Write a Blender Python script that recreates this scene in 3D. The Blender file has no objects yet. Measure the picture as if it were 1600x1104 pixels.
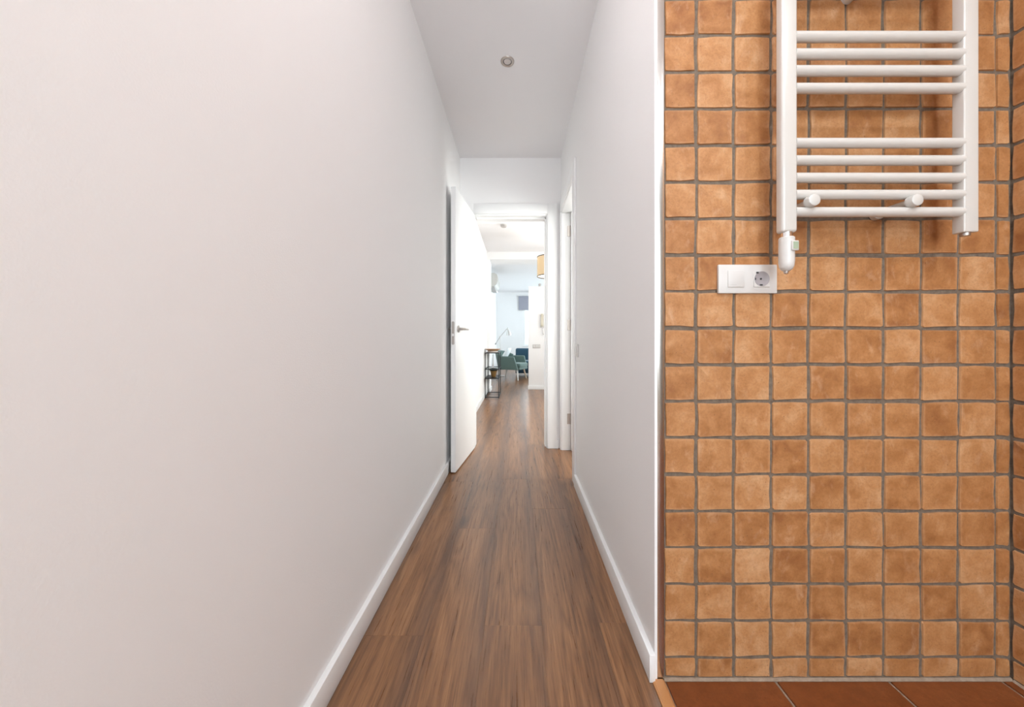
import bpy, bmesh, math, random
from mathutils import Vector, Matrix

random.seed(11)
SC = bpy.context.scene
COL = SC.collection
PI = math.pi

# ------------------------------------------------------------------ camera
CAM_H = 0.94
cd = bpy.data.cameras.new('camera')
cam = bpy.data.objects.new('camera', cd)
COL.objects.link(cam)
cam.location = (0, 0, CAM_H)
cam.rotation_euler = (PI / 2, 0, 0)
cd.sensor_fit = 'HORIZONTAL'
cd.sensor_width = 36.0
cd.lens = 12.0
cd.shift_x = -9 / 1600
cd.shift_y = -20 / 1600
cd.clip_start = 0.02
cd.clip_end = 100
SC.camera = cam

# ------------------------------------------------------------------ world, exposure
w = bpy.data.worlds.new('sky')
SC.world = w
w.use_nodes = True
bg = w.node_tree.nodes['Background']
bg.inputs[0].default_value = (0.72, 0.86, 1.0, 1)
bg.inputs[1].default_value = 1.2
SC.view_settings.view_transform = 'Standard'
SC.view_settings.look = 'None'
SC.view_settings.gamma = 1
SC.view_settings.exposure = 1.14
SC.view_settings.use_curve_mapping = False

# light strengths (W) and colours
P_BATH = 15.5
P_PENDANT = 1.6
P_FILL_MID = 48.0
P_FILL_LIVING = 66.0
P_WIN_FAR = 18.0
P_FILL_BED = 42.0
C_BATH = (0.86, 0.94, 1.0)
E_FILL_LAMP = 20.0
P_FILL_BACK = 31.0
C_FILL_LAMP = (1.0, 0.96, 0.97)
C_DAY = (0.84, 0.93, 1.0)
C_FILL_BACK = (0.95, 0.945, 1.0)
C_FILL_SIDE = (1.0, 0.97, 0.95)


YB_FILL = -2.22


def area_light(name, loc, rot, sx, sy, power, col):
    l = bpy.data.lights.new(name, 'AREA')
    l.shape = 'RECTANGLE'
    l.size, l.size_y = sx, sy
    l.energy = power
    l.color = col
    o = bpy.data.objects.new(name, l)
    o.location = loc
    o.rotation_euler = rot
    COL.objects.link(o)
    return o


# daylight outside the far window; the others are added fill behind invented windows
area_light('daylight_far_window', (0.90, 11.62, 1.55), (-PI / 2, 0, 0), 1.5, 1.6, P_WIN_FAR, C_DAY)
area_light('fill_light_living_side', (3.22, 8.9, 1.45), (0, PI / 2, 0), 1.7, 2.4, P_FILL_LIVING, C_DAY)
area_light('fill_light_entrance', (2.22, 4.5, 1.5), (0, PI / 2, 0), 1.5, 1.6, P_FILL_MID, C_FILL_SIDE)
area_light('fill_light_back', (0.35, YB_FILL, 1.35), (PI / 2, 0, 0), 1.5, 1.7, P_FILL_BACK, C_FILL_BACK)
area_light('fill_light_bedroom', (2.22, 1.85, 1.5), (0, PI / 2, 0), 1.3, 1.0, P_FILL_BED, C_FILL_SIDE)


# ------------------------------------------------------------------ materials
def mat(name, base=(0.8, 0.8, 0.8), rough=0.5, metal=0.0, spec=None, coat=0.0, bump=None, emit=None, sheen=0.0):
    m = bpy.data.materials.new(name)
    m.use_nodes = True
    nt = m.node_tree
    b = nt.nodes['Principled BSDF']
    b.inputs['Base Color'].default_value = (*base, 1)
    b.inputs['Roughness'].default_value = rough
    b.inputs['Metallic'].default_value = metal
    if spec is not None:
        b.inputs['Specular IOR Level'].default_value = spec
    b.inputs['Coat Weight'].default_value = coat
    b.inputs['Sheen Weight'].default_value = sheen
    if emit:
        b.inputs['Emission Color'].default_value = (*emit[0], 1)
        b.inputs['Emission Strength'].default_value = emit[1]
    if bump:
        scale, strength, dist = bump
        tc = nt.nodes.new('ShaderNodeTexCoord')
        n = nt.nodes.new('ShaderNodeTexNoise')
        n.inputs['Scale'].default_value = scale
        n.inputs['Detail'].default_value = 4
        nt.links.new(tc.outputs['Object'], n.inputs['Vector'])
        bp = nt.nodes.new('ShaderNodeBump')
        bp.inputs['Strength'].default_value = strength
        bp.inputs['Distance'].default_value = dist
        nt.links.new(n.outputs['Fac'], bp.inputs['Height'])
        nt.links.new(bp.outputs['Normal'], b.inputs['Normal'])
    return m


class NT:
    """short hand for wiring nodes"""
    def __init__(s, m):
        s.t = m.node_tree
        s.b = s.t.nodes['Principled BSDF']

    def n(s, kind, **kw):
        nd = s.t.nodes.new('ShaderNode' + kind)
        for k, v in kw.items():
            setattr(nd, k, v)
        return nd

    def l(s, a, b):
        s.t.links.new(a, b)

    def math(s, op, a, b=None, clamp=False):
        nd = s.n('Math', operation=op, use_clamp=clamp)
        for i, v in enumerate((a, b)):
            if v is None:
                continue
            if isinstance(v, (int, float)):
                nd.inputs[i].default_value = v
            else:
                s.l(v, nd.inputs[i])
        return nd.outputs[0]

    def noise(s, vec, scale, detail=3, rough=0.5, dist=0.0):
        nd = s.n('TexNoise')
        nd.inputs['Scale'].default_value = scale
        nd.inputs['Detail'].default_value = detail
        nd.inputs['Roughness'].default_value = rough
        nd.inputs['Distortion'].default_value = dist
        s.l(vec, nd.inputs['Vector'])
        return nd.outputs['Fac']

    def ramp(s, fac, stops):
        nd = s.n('ValToRGB')
        cr = nd.color_ramp
        while len(cr.elements) < len(stops):
            cr.elements.new(0.5)
        for e, (p, c) in zip(cr.elements, stops):
            e.position = p
            e.color = (*c, 1)
        s.l(fac, nd.inputs[0])
        return nd.outputs[0]

    def mix(s, fac, a, b, blend='MIX'):
        nd = s.n('Mix', data_type='RGBA', blend_type=blend)
        for key, v in ((0, fac), (6, a), (7, b)):
            if isinstance(v, (int, float)):
                nd.inputs[key].default_value = v
            elif isinstance(v, tuple):
                nd.inputs[key].default_value = (*v, 1)
            else:
                s.l(v, nd.inputs[key])
        return nd.outputs[2]

    def coords(s, scale=(1, 1, 1), spread=40.0):
        """object coordinates, shifted by a random amount for each object"""
        tc = s.n('TexCoord')
        oi = s.n('ObjectInfo')
        v = s.n('CombineXYZ')
        r = oi.outputs['Random']
        s.l(s.math('MULTIPLY', r, spread), v.inputs[0])
        s.l(s.math('MULTIPLY', r, spread * 1.7), v.inputs[1])
        s.l(s.math('MULTIPLY', r, spread * 2.3), v.inputs[2])
        sc = s.n('VectorMath', operation='MULTIPLY')
        s.l(tc.outputs['Object'], sc.inputs[0])
        sc.inputs[1].default_value = scale
        ad = s.n('VectorMath', operation='ADD')
        s.l(sc.outputs[0], ad.inputs[0])
        s.l(v.outputs[0], ad.inputs[1])
        return ad.outputs[0], tc.outputs['Object'], r

    def bump(s, h, strength, dist):
        bp = s.n('Bump')
        bp.inputs['Strength'].default_value = strength
        bp.inputs['Distance'].default_value = dist
        s.l(h, bp.inputs['Height'])
        s.l(bp.outputs[0], s.b.inputs['Normal'])


def terracotta_mat(name, stops, rough=0.62, pale=0.5):
    m = mat(name, rough=rough)
    k = NT(m)
    v, raw, r = k.coords()
    big = k.noise(v, 18, 5, 0.6, 0.3)
    tone = k.math('ADD', k.math('MULTIPLY', r, 0.27), k.math('ADD', k.math('MULTIPLY', k.math('SUBTRACT', big, 0.5), 0.95), 0.36))
    c = k.ramp(tone, stops)
    fine = k.noise(v, 170, 6, 0.75)
    c = k.mix(k.math('MULTIPLY', k.math('SUBTRACT', fine, 0.46, True), 1.5, True), c, tuple(0.62 * q for q in stops[0][1]))
    if pale > 0:
        # pale worn arris along the four edges
        sep = k.n('SeparateXYZ'); k.l(raw, sep.inputs[0])
        ex = k.math('ABSOLUTE', sep.outputs[0])
        ez = k.math('ABSOLUTE', sep.outputs[2])
        ed = k.math('ADD', k.math('MAXIMUM', ex, ez), k.math('MULTIPLY', k.math('SUBTRACT', k.noise(v, 55, 4), 0.5), 0.016))
        mr = k.n('MapRange', interpolation_type='SMOOTHSTEP'); k.l(ed, mr.inputs[0])
        mr.inputs[1].default_value = 0.039; mr.inputs[2].default_value = 0.049
        mr.inputs[3].default_value = 0.0; mr.inputs[4].default_value = 0.38
        c = k.mix(mr.outputs[0], c, (0.60, 0.345, 0.18))
        # chalky bloom and rubbed streaks
        sv = k.n('VectorMath', operation='MULTIPLY'); k.l(v, sv.inputs[0]); sv.inputs[1].default_value = (1.0, 1.0, 0.55)
        bl = k.noise(sv.outputs[0], 26, 7, 0.68, 0.4)
        blf = k.math('MULTIPLY', k.math('SUBTRACT', bl, 0.56, True), 4.5 * pale, True)
        c = k.mix(blf, c, (0.66, 0.43, 0.27))
    # dark pits
    vo = k.n('TexVoronoi')
    vo.inputs['Scale'].default_value = 70
    k.l(v, vo.inputs['Vector'])
    pit = k.math('LESS_THAN', vo.outputs['Distance'], 0.085)
    pm = k.math('MULTIPLY', pit, k.math('GREATER_THAN', k.noise(v, 22, 2), 0.56))
    c = k.mix(k.math('MULTIPLY', pm, 0.75), c, (0.12, 0.05, 0.025))
    k.l(c, k.b.inputs['Base Color'])
    hgt = k.math('ADD', k.noise(v, 45, 5, 0.6), k.math('MULTIPLY', pm, -0.8))
    k.bump(hgt, 0.45, 0.003)
    return m


def grout_mat(name, a, b):
    m = mat(name, rough=0.9)
    k = NT(m)
    tc = k.n('TexCoord')
    f = k.noise(tc.outputs['Object'], 60, 5, 0.7)
    k.l(k.ramp(f, [(0.3, a), (0.7, b)]), k.b.inputs['Base Color'])
    k.bump(k.noise(tc.outputs['Object'], 220, 4), 0.5, 0.002)
    return m


def oak_mat(name):
    """brown laminate with long grain along Y and darker bands towards the long edges"""
    m = mat(name, rough=0.36, spec=0.72)
    k = NT(m)
    v, raw, r = k.coords((1, 1, 1), 60)
    s1 = k.n('VectorMath', operation='MULTIPLY'); k.l(v, s1.inputs[0]); s1.inputs[1].default_value = (16, 0.9, 1)
    s2 = k.n('VectorMath', operation='MULTIPLY'); k.l(v, s2.inputs[0]); s2.inputs[1].default_value = (150, 4.5, 1)
    s3 = k.n('VectorMath', operation='MULTIPLY'); k.l(v, s3.inputs[0]); s3.inputs[1].default_value = (5, 1.3, 1)
    broad = k.noise(s1.outputs[0], 1.0, 5, 0.62, 0.9)
    grain = k.noise(s2.outputs[0], 1.0, 6, 0.72, 0.4)
    s6 = k.n('VectorMath', operation='MULTIPLY'); k.l(v, s6.inputs[0]); s6.inputs[1].default_value = (420, 16, 1)
    pores = k.noise(s6.outputs[0], 1.0, 3, 0.6)
    s4 = k.n('VectorMath', operation='MULTIPLY'); k.l(v, s4.inputs[0]); s4.inputs[1].default_value = (9, 0.75, 1)
    cath = k.math('PINGPONG', k.math('MULTIPLY', k.noise(s4.outputs[0], 1.0, 2, 0.45, 0.5), 9.0), 0.5)
    sep = k.n('SeparateXYZ'); k.l(raw, sep.inputs[0])
    x = sep.outputs[0]
    wob = k.math('MULTIPLY', k.math('SUBTRACT', k.noise(s3.outputs[0], 1, 3, 0.5), 0.5), 0.10)
    xx = k.math('ADD', x, wob)
    edge = k.n('MapRange', interpolation_type='SMOOTHSTEP'); k.l(xx, edge.inputs[0])
    edge.inputs[1].default_value = 0.015; edge.inputs[2].default_value = 0.10
    edge.inputs[3].default_value = 0.0; edge.inputs[4].default_value = 1.0
    edge2 = k.n('MapRange', interpolation_type='SMOOTHSTEP'); k.l(xx, edge2.inputs[0])
    edge2.inputs[1].default_value = -0.045; edge2.inputs[2].default_value = -0.105
    edge2.inputs[3].default_value = 0.0; edge2.inputs[4].default_value = 0.85
    e = k.math('MAXIMUM', edge.outputs[0], edge2.outputs[0])
    e = k.math('MULTIPLY', e, k.math('ADD', 0.55, k.math('MULTIPLY', r, 0.35)))
    t = k.math('ADD', k.math('MULTIPLY', broad, 0.50), k.math('MULTIPLY', k.math('SUBTRACT', grain, 0.5), 0.75))
    t = k.math('ADD', t, k.math('MULTIPLY', cath, 0.30))
    t = k.math('ADD', t, k.math('ADD', 0.15, k.math('MULTIPLY', k.math('SUBTRACT', r, 0.5), 0.08)))
    c = k.ramp(t, [(0.22, (0.090, 0.037, 0.014)), (0.42, (0.208, 0.092, 0.036)), (0.58, (0.305, 0.143, 0.060)), (0.82, (0.43, 0.230, 0.112))])
    c = k.mix(k.math('MULTIPLY', k.math('SUBTRACT', pores, 0.52, True), 2.2, True), c, (0.075, 0.034, 0.016))
    c = k.mix(k.math('MULTIPLY', e, 0.66), c, (0.085, 0.045, 0.030))
    # knots
    vo = k.n('TexVoronoi'); vo.inputs['Scale'].default_value = 1.0
    s5 = k.n('VectorMath', operation='MULTIPLY'); k.l(v, s5.inputs[0]); s5.inputs[1].default_value = (5.0, 1.7, 1)
    k.l(s5.outputs[0], vo.inputs['Vector'])
    kn = k.n('MapRange', interpolation_type='SMOOTHSTEP'); k.l(vo.outputs['Distance'], kn.inputs[0])
    kn.inputs[1].default_value = 0.17; kn.inputs[2].default_value = 0.02
    kn.inputs[3].default_value = 0.0; kn.inputs[4].default_value = 1.1
    c = k.mix(k.math('MULTIPLY', kn.outputs[0], grain), c, (0.035, 0.016, 0.010))
    k.l(c, k.b.inputs['Base Color'])
    k.l(k.math('ADD', 0.20, k.math('MULTIPLY', grain, 0.2)), k.b.inputs['Roughness'])
    k.bump(grain, 0.12, 0.001)
    return m


def plaster_mat(name, base, scale=260, strength=0.22):
    m = mat(name, base, 0.88)
    k = NT(m)
    tc = k.n('TexCoord')
    o = tc.outputs['Object']
    tint = k.noise(o, 1.6, 3, 0.5)
    k.l(k.mix(k.math('MULTIPLY', k.math('SUBTRACT', tint, 0.5, True), 0.5), base, tuple(c * 0.96 for c in base)), k.b.inputs['Base Color'])
    h = k.math('ADD', k.noise(o, scale, 3, 0.6), k.math('MULTIPLY', k.noise(o, 14, 2), 0.6))
    k.bump(h, strength, 0.0018)
    return m


def rattan_mat(name):
    m = mat(name, (0.62, 0.40, 0.19), 0.7)
    k = NT(m)
    tc = k.n('TexCoord')
    wv = k.n('TexWave', bands_direction='Z'); wv.inputs['Scale'].default_value = 32
    k.l(tc.outputs['Object'], wv.inputs['Vector'])
    k.l(k.ramp(wv.outputs['Fac'], [(0.2, (0.54, 0.42, 0.27)), (0.8, (0.80, 0.69, 0.52))]), k.b.inputs['Base Color'])
    tr = k.n('BsdfTranslucent'); tr.inputs[0].default_value = (0.78, 0.70, 0.56, 1)
    mx = k.n('MixShader'); mx.inputs[0].default_value = 0.45
    out = m.node_tree.nodes['Material Output']
    k.l(k.b.outputs[0], mx.inputs[1]); k.l(tr.outputs[0], mx.inputs[2]); k.l(mx.outputs[0], out.inputs[0])
    return m


def pane_mat(name):
    m = mat(name)
    nt = m.node_tree
    t = nt.nodes.new('ShaderNodeBsdfTransparent'); t.inputs[0].default_value = (0.95, 0.98, 0.97, 1)
    g = nt.nodes.new('ShaderNodeBsdfGlossy'); g.inputs['Roughness'].default_value = 0.02
    mx = nt.nodes.new('ShaderNodeMixShader'); mx.inputs[0].default_value = 0.06
    nt.links.new(t.outputs[0], mx.inputs[1]); nt.links.new(g.outputs[0], mx.inputs[2])
    nt.links.new(mx.outputs[0], nt.nodes['Material Output'].inputs[0])
    return m


M = {}
M['wall'] = plaster_mat('wall_plaster', (0.865, 0.85, 0.845))
M['ceiling'] = plaster_mat('ceiling_plaster', (0.865, 0.845, 0.85), 120, 0.08)
M['lacquer'] = mat('white_lacquer', (0.86, 0.855, 0.85), 0.38)
M['door'] = mat('door_lacquer', (0.87, 0.865, 0.86), 0.32)
M['enamel'] = mat('radiator_enamel', (0.60, 0.575, 0.54), 0.25, coat=0.3)
M['plastic'] = mat('white_plastic', (0.63, 0.605, 0.58), 0.35)
M['socket'] = mat('socket_plastic', (0.36, 0.335, 0.345), 0.4)
M['dark'] = mat('dark_hole', (0.02, 0.02, 0.02), 0.6)
M['chrome'] = mat('chrome', (0.85, 0.85, 0.86), 0.12, 1.0)
M['steel'] = mat('brushed_steel', (0.72, 0.70, 0.67), 0.22, 1.0)
M['satin'] = mat('satin_nickel', (0.50, 0.46, 0.43), 0.38, 1.0)
M['lcd'] = mat('pale_green_display', (0.36, 0.43, 0.31), 0.25)
M['tile'] = terracotta_mat('terracotta_tile', [(0.22, (0.285, 0.107, 0.031)), (0.40, (0.385, 0.162, 0.051)), (0.58, (0.475, 0.222, 0.083)), (0.80, (0.59, 0.330, 0.162))])
M['floortile'] = terracotta_mat('floor_terracotta', [(0.15, (0.150, 0.042, 0.012)), (0.5, (0.210, 0.062, 0.018)), (0.9, (0.265, 0.085, 0.028))], 0.35, 0.0)
M['grout'] = grout_mat('grey_grout', (0.115, 0.085, 0.062), (0.215, 0.168, 0.126))
M['palegrout'] = grout_mat('pale_grout', (0.24, 0.175, 0.125), (0.36, 0.28, 0.21))
M['oak'] = oak_mat('brown_oak_laminate')
M['threshold'] = mat('light_oak', (0.50, 0.23, 0.085), 0.4)
M['black'] = mat('black_metal', (0.018, 0.018, 0.02), 0.45, 0.3)
M['green'] = mat('green_upholstery', (0.105, 0.165, 0.145), 0.85, sheen=0.3, bump=(300, 0.3, 0.002))
M['blue'] = mat('blue_upholstery', (0.020, 0.072, 0.120), 0.8, sheen=0.3, bump=(300, 0.3, 0.002))
M['cushion'] = mat('white_cotton', (0.80, 0.82, 0.83), 0.9, bump=(200, 0.3, 0.002))
M['palewood'] = mat('pale_wood', (0.66, 0.52, 0.38), 0.5)
M['whitewood'] = mat('white_leg', (0.80, 0.78, 0.74), 0.45)
M['bowlwood'] = mat('bowl_wood', (0.55, 0.33, 0.20), 0.5, bump=(40, 0.2, 0.002))
M['brownpot'] = mat('brown_ceramic', (0.21, 0.115, 0.035), 0.4)
M['darkgreen'] = mat('dark_glazed_rim', (0.03, 0.045, 0.04), 0.25)
M['blind'] = mat('grey_blind_fabric', (0.34, 0.34, 0.40), 0.9, bump=(500, 0.3, 0.001))
M['handset'] = mat('beige_plastic', (0.62, 0.57, 0.46), 0.45)
M['greyplastic'] = mat('grey_plastic', (0.48, 0.45, 0.43), 0.45)
M['acplastic'] = mat('warm_grey_plastic', (0.58, 0.56, 0.52), 0.4)
M['rattan'] = rattan_mat('woven_rattan')
M['opal'] = mat('opal_diffuser', (0.9, 0.9, 0.88), 0.4, emit=((1.0, 0.93, 0.86), 1.2))
M['globe_fill'] = mat('fill_ball_glow', (0.9, 0.9, 0.88), 0.4, emit=(C_FILL_LAMP, E_FILL_LAMP))  # glow of the added corridor lamp
M['lens'] = mat('frosted_lens', (0.62, 0.57, 0.55), 0.25)
M['lensOn'] = mat('lit_lens', (0.9, 0.9, 0.9), 0.3, emit=((1.0, 0.9, 0.8), 6.0))
M['pane'] = pane_mat('window_pane')


# ------------------------------------------------------------------ mesh builder
class MB:
    def __init__(s):
        s.bm = bmesh.new()

    def box(s, x0, x1, y0, y1, z0, z1):
        vs = [s.bm.verts.new(p) for p in ((x0, y0, z0), (x1, y0, z0), (x1, y1, z0), (x0, y1, z0), (x0, y0, z1), (x1, y0, z1), (x1, y1, z1), (x0, y1, z1))]
        for f in ((3, 2, 1, 0), (4, 5, 6, 7), (0, 1, 5, 4), (1, 2, 6, 5), (2, 3, 7, 6), (3, 0, 4, 7)):
            s.bm.faces.new([vs[i] for i in f])
        return s

    def cyl(s, p0, p1, r0, r1=None, seg=20, caps=True):
        r1 = r0 if r1 is None else r1
        p0, p1 = Vector(p0), Vector(p1)
        q = (p1 - p0).to_track_quat('Z', 'Y')
        a, b = [], []
        for i in range(seg):
            d = q @ Vector((math.cos(2 * PI * i / seg), math.sin(2 * PI * i / seg), 0))
            a.append(s.bm.verts.new(p0 + d * r0))
            b.append(s.bm.verts.new(p1 + d * r1))
        for i in range(seg):
            j = (i + 1) % seg
            s.bm.faces.new((a[i], a[j], b[j], b[i]))
        if caps:
            s.bm.faces.new(a[::-1])
            s.bm.faces.new(b)
        return s

    def lathe(s, prof, c=(0, 0, 0), axis=(0, 0, 1), seg=28, closed=False):
        """prof: (radius, height) pairs along the axis"""
        c = Vector(c)
        q = Vector(axis).to_track_quat('Z', 'Y')
        rings = []
        for r, h in prof:
            if r < 1e-6:
                rings.append([s.bm.verts.new(c + q @ Vector((0, 0, h)))])
            else:
                rings.append([s.bm.verts.new(c + q @ Vector((r * math.cos(2 * PI * i / seg), r * math.sin(2 * PI * i / seg), h))) for i in range(seg)])
        pairs = list(zip(rings, rings[1:]))
        if closed:
            pairs.append((rings[-1], rings[0]))
        for a, b in pairs:
            for i in range(seg):
                j = (i + 1) % seg
                if len(a) == 1 and len(b) == 1:
                    continue
                if len(a) == 1:
                    s.bm.faces.new((a[0], b[j], b[i]))
                elif len(b) == 1:
                    s.bm.faces.new((a[i], a[j], b[0]))
                else:
                    s.bm.faces.new((a[i], a[j], b[j], b[i]))
        return s

    def tube(s, pts, r, seg=10):
        pts = [Vector(p) for p in pts]
        rings = []
        for i, p in enumerate(pts):
            t = (pts[min(i + 1, len(pts) - 1)] - pts[max(i - 1, 0)]).normalized()
            q = t.to_track_quat('Z', 'Y')
            rr = r[i] if isinstance(r, (list, tuple)) else r
            rings.append([s.bm.verts.new(p + q @ Vector((rr * math.cos(2 * PI * k / seg), rr * math.sin(2 * PI * k / seg), 0))) for k in range(seg)])
        for a, b in zip(rings, rings[1:]):
            for i in range(seg):
                j = (i + 1) % seg
                s.bm.faces.new((a[i], a[j], b[j], b[i]))
        s.bm.faces.new(rings[0][::-1])
        s.bm.faces.new(rings[-1])
        return s

    def prism(s, pts, axis, a0, a1):
        """2-D outline extruded along 'x', 'y' or 'z'"""
        def to3(p, a):
            return {'x': (a, p[0], p[1]), 'y': (p[0], a, p[1]), 'z': (p[0], p[1], a)}[axis]
        A = [s.bm.verts.new(to3(p, a0)) for p in pts]
        B = [s.bm.verts.new(to3(p, a1)) for p in pts]
        n = len(pts)
        for i in range(n):
            j = (i + 1) % n
            s.bm.faces.new((A[i], A[j], B[j], B[i]))
        s.bm.faces.new(A[::-1])
        s.bm.faces.new(B)
        return s

    def rot(s, ang, axis, c=(0, 0, 0)):
        bmesh.ops.rotate(s.bm, verts=s.bm.verts, cent=c, matrix=Matrix.Rotation(ang, 3, axis))
        return s

    def mesh(s, name, material, bevel=0.0, seg=2, smooth=False):
        bm = s.bm
        bmesh.ops.recalc_face_normals(bm, faces=bm.faces)
        if bevel:
            es = [e for e in bm.edges if len(e.link_faces) == 2 and e.calc_face_angle(0) > 0.6]
            bmesh.ops.bevel(bm, geom=es, offset=bevel, segments=seg, profile=0.5, affect='EDGES', clamp_overlap=True)
        me = bpy.data.meshes.new(name)
        bm.to_mesh(me)
        bm.free()
        me.materials.append(M[material])
        if smooth or bevel:
            for p in me.polygons:
                p.use_smooth = True
            me.set_sharp_from_angle(angle=math.radians(38))
        return me

    def build(s, name, material, parent=None, loc=(0, 0, 0), rz=0.0, bevel=0.0, seg=2, smooth=False):
        return link(name, s.mesh(name, material, bevel, seg, smooth), parent, loc, rz)


def link(name, data, parent=None, loc=(0, 0, 0), rz=0.0):
    o = bpy.data.objects.new(name, data)
    COL.objects.link(o)
    o.location = loc
    o.rotation_euler = (0, 0, rz)
    o.parent = parent
    return o


def tag(o, label, cat, group=None, kind=None):
    o['label'] = label
    o['category'] = cat
    if group:
        o['group'] = group
    if kind:
        o['kind'] = kind
    return o


def thing(name, label, cat, loc=(0, 0, 0), rz=0.0, group=None, kind=None):
    return tag(link(name, None, None, loc, rz), label, cat, group, kind)


def bx(*a):
    return MB().box(*a)


def struct(name, label, cat, mb, material, bevel=0.0):
    return tag(mb.build(name, material, bevel=bevel), label, cat, kind='structure')


# ------------------------------------------------------------------ main dimensions (metres)
XL, XR = -0.507, 0.378          # corridor walls
YT = 0.947                      # face of the tiled wall
XT = 1.368                      # face of the side wall of the tiled room
YE0, YE1 = 2.99, 3.11           # wall at the end of the corridor
HC = 2.54                       # ceiling
DX0, DX1, DZ = -0.377, 0.252, 2.035     # end doorway
RY0, RY1 = 2.315, 2.93          # side doorway in the corridor's right wall
YB = -2.0

# ------------------------------------------------------------------ the shell
struct('ceiling', 'white plaster ceiling over the corridor and tiled room', 'ceiling', bx(-0.66, 3.2, YB - 0.1, 11.5, HC, HC + 0.1), 'ceiling')
struct('wall_left', 'long white textured wall along the left of the corridor', 'wall', bx(XL - 0.1, XL, YB, YE1, 0, HC), 'wall')
struct('wall_back', 'plain white wall behind the viewpoint', 'wall', bx(XL - 0.1, -0.40, YB - 0.1, YB, 0, HC).box(1.10, XT + 0.1, YB - 0.1, YB, 0, HC).box(-0.40, 1.10, YB - 0.1, YB, 0, 0.5).box(-0.40, 1.10, YB - 0.1, YB, 2.2, HC), 'wall')
mb = bx(XR, 0.3855, YT - 0.004, YT + 0.0045, 0, HC).box(XR, 0.478, YT + 0.0045, RY0 - 0.03, 0, HC)
mb.box(XR, 0.478, RY0 - 0.03, RY1 + 0.03, 2.065, HC)
mb.box(XR, 0.478, RY1 + 0.03, YE0, 0, HC)
struct('wall_right', 'white corridor wall on the right with a doorway', 'wall', mb, 'wall')
mb = bx(XL - 0.1, DX0 - 0.03, YE0, YE1, 0, HC)
mb.box(DX0 - 0.03, DX1 + 0.03, YE0, YE1, DZ + 0.03, HC)
mb.box(DX1 + 0.03, 2.0, YE0, YE1, 0, HC)
struct('wall_end', 'white wall with the doorway at the end of the corridor', 'wall', mb, 'wall')
# middle room
struct('wall_left_entrance', 'bright white left wall beyond the open door', 'wall', bx(-0.655, -0.555, YE1, 6.15, 0, HC), 'wall')
mb = bx(2.0, 2.1, 1.0, 1.3, 0, HC).box(2.0, 2.1, 2.4, 3.75, 0, HC).box(2.0, 2.1, 5.25, 6.7, 0, HC)
mb.box(2.0, 2.1, 1.3, 2.4, 0, 0.85).box(2.0, 2.1, 1.3, 2.4, 2.2, HC).box(2.0, 2.1, 3.75, 5.25, 0, 0.75).box(2.0, 2.1, 3.75, 5.25, 2.25, HC)
struct('wall_right_entrance', 'white outer wall with added windows right of the entrance room', 'wall', mb, 'wall')
mb = bx(-0.655, -0.511, 6.15, 6.56, 0, HC).box(-0.511, 2.0, 6.15, 6.56, 2.405, HC)
struct('wall_living_opening', 'white pillar and beam framing the opening to the living room', 'wall', mb, 'wall')
struct('wall_partition', 'white head-high partition with the entry phone', 'wall', bx(0.21, 2.0, 6.59, 6.70, 0, 1.99), 'wall', bevel=0.003)
# living room
struct('wall_left_living', 'white left wall of the far living room', 'wall', bx(-0.80, -0.70, 6.56, 11.4, 0, HC), 'wall')
mb = bx(-0.80, 0.19, 11.3, 11.4, 0, HC).box(1.55, 3.1, 11.3, 11.4, 0, HC).box(0.19, 1.55, 11.3, 11.4, 0, 0.77).box(0.19, 1.55, 11.3, 11.4, 2.32, HC)
struct('wall_far', 'pale wall with the window at the back of the living room', 'wall', mb, 'wall')
mb = bx(3.0, 3.1, 6.6, 7.8, 0, HC).box(3.0, 3.1, 10.1, 11.4, 0, HC).box(3.0, 3.1, 7.8, 10.1, 0, 0.6).box(3.0, 3.1, 7.8, 10.1, 2.3, HC)
mb.box(2.0, 3.1, 6.5, 6.6, 0, HC)
struct('wall_right_living', 'white right wall of the living room', 'wall', mb, 'wall')

# ------------------------------------------------------------------ tiled walls
GW = 0.0075          # joint width


def tile_mesh(w, h, seed):
    """hand-made tile lying in the XZ plane, front towards -Y, 34 triangles"""
    rnd = random.Random(seed)
    c = 0.0022
    hw, hh = w / 2, h / 2
    base = [(-hw + c, -hh), (0, -hh), (hw - c, -hh), (hw, -hh + c), (hw, 0), (hw, hh - c), (hw - c, hh), (0, hh), (-hw + c, hh), (-hw, hh - c), (-hw, 0), (-hw, -hh + c)]
    out = [(x + rnd.uniform(-.0018, .0018), z + rnd.uniform(-.0018, .0018)) for x, z in base]
    bm = bmesh.new()
    A = [bm.verts.new((x, 0.006, z)) for x, z in out]
    B = [bm.verts.new((x - math.copysign(.0016, x) * (abs(x) > .01), rnd.uniform(-.0006, .0006), z - math.copysign(.0016, z) * (abs(z) > .01))) for x, z in out]
    for i in range(12):
        j = (i + 1) % 12
        bm.faces.new((A[i], A[j], B[j], B[i]))
    mid = bm.verts.new((0, -0.0008, 0))
    for i in range(12):
        bm.faces.new((B[i], B[(i + 1) % 12], mid))
    bmesh.ops.recalc_face_normals(bm, faces=bm.faces)
    me = bpy.data.meshes.new('tile')
    bm.to_mesh(me)
    bm.free()
    me.materials.append(M['tile'])
    for p in me.polygons:
        p.use_smooth = True
    me.set_sharp_from_angle(angle=math.radians(30))
    return me


TILE_CACHE = {}


def tile_for(w, h):
    key = (round(w, 4), round(h, 4))
    if key not in TILE_CACHE:
        TILE_CACHE[key] = [tile_mesh(w - GW, h - GW, hash(key) % 9973 + i) for i in range(7)]
    return random.choice(TILE_CACHE[key])


zl = [0.004, 0.061]
while zl[-1] < HC - 0.11:
    zl.append(zl[-1] + 0.1015)
zl.append(HC)
xl = [0.405] + [0.4956 + 0.104 * i for i in range(9)] + [XT + 0.001]

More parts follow.
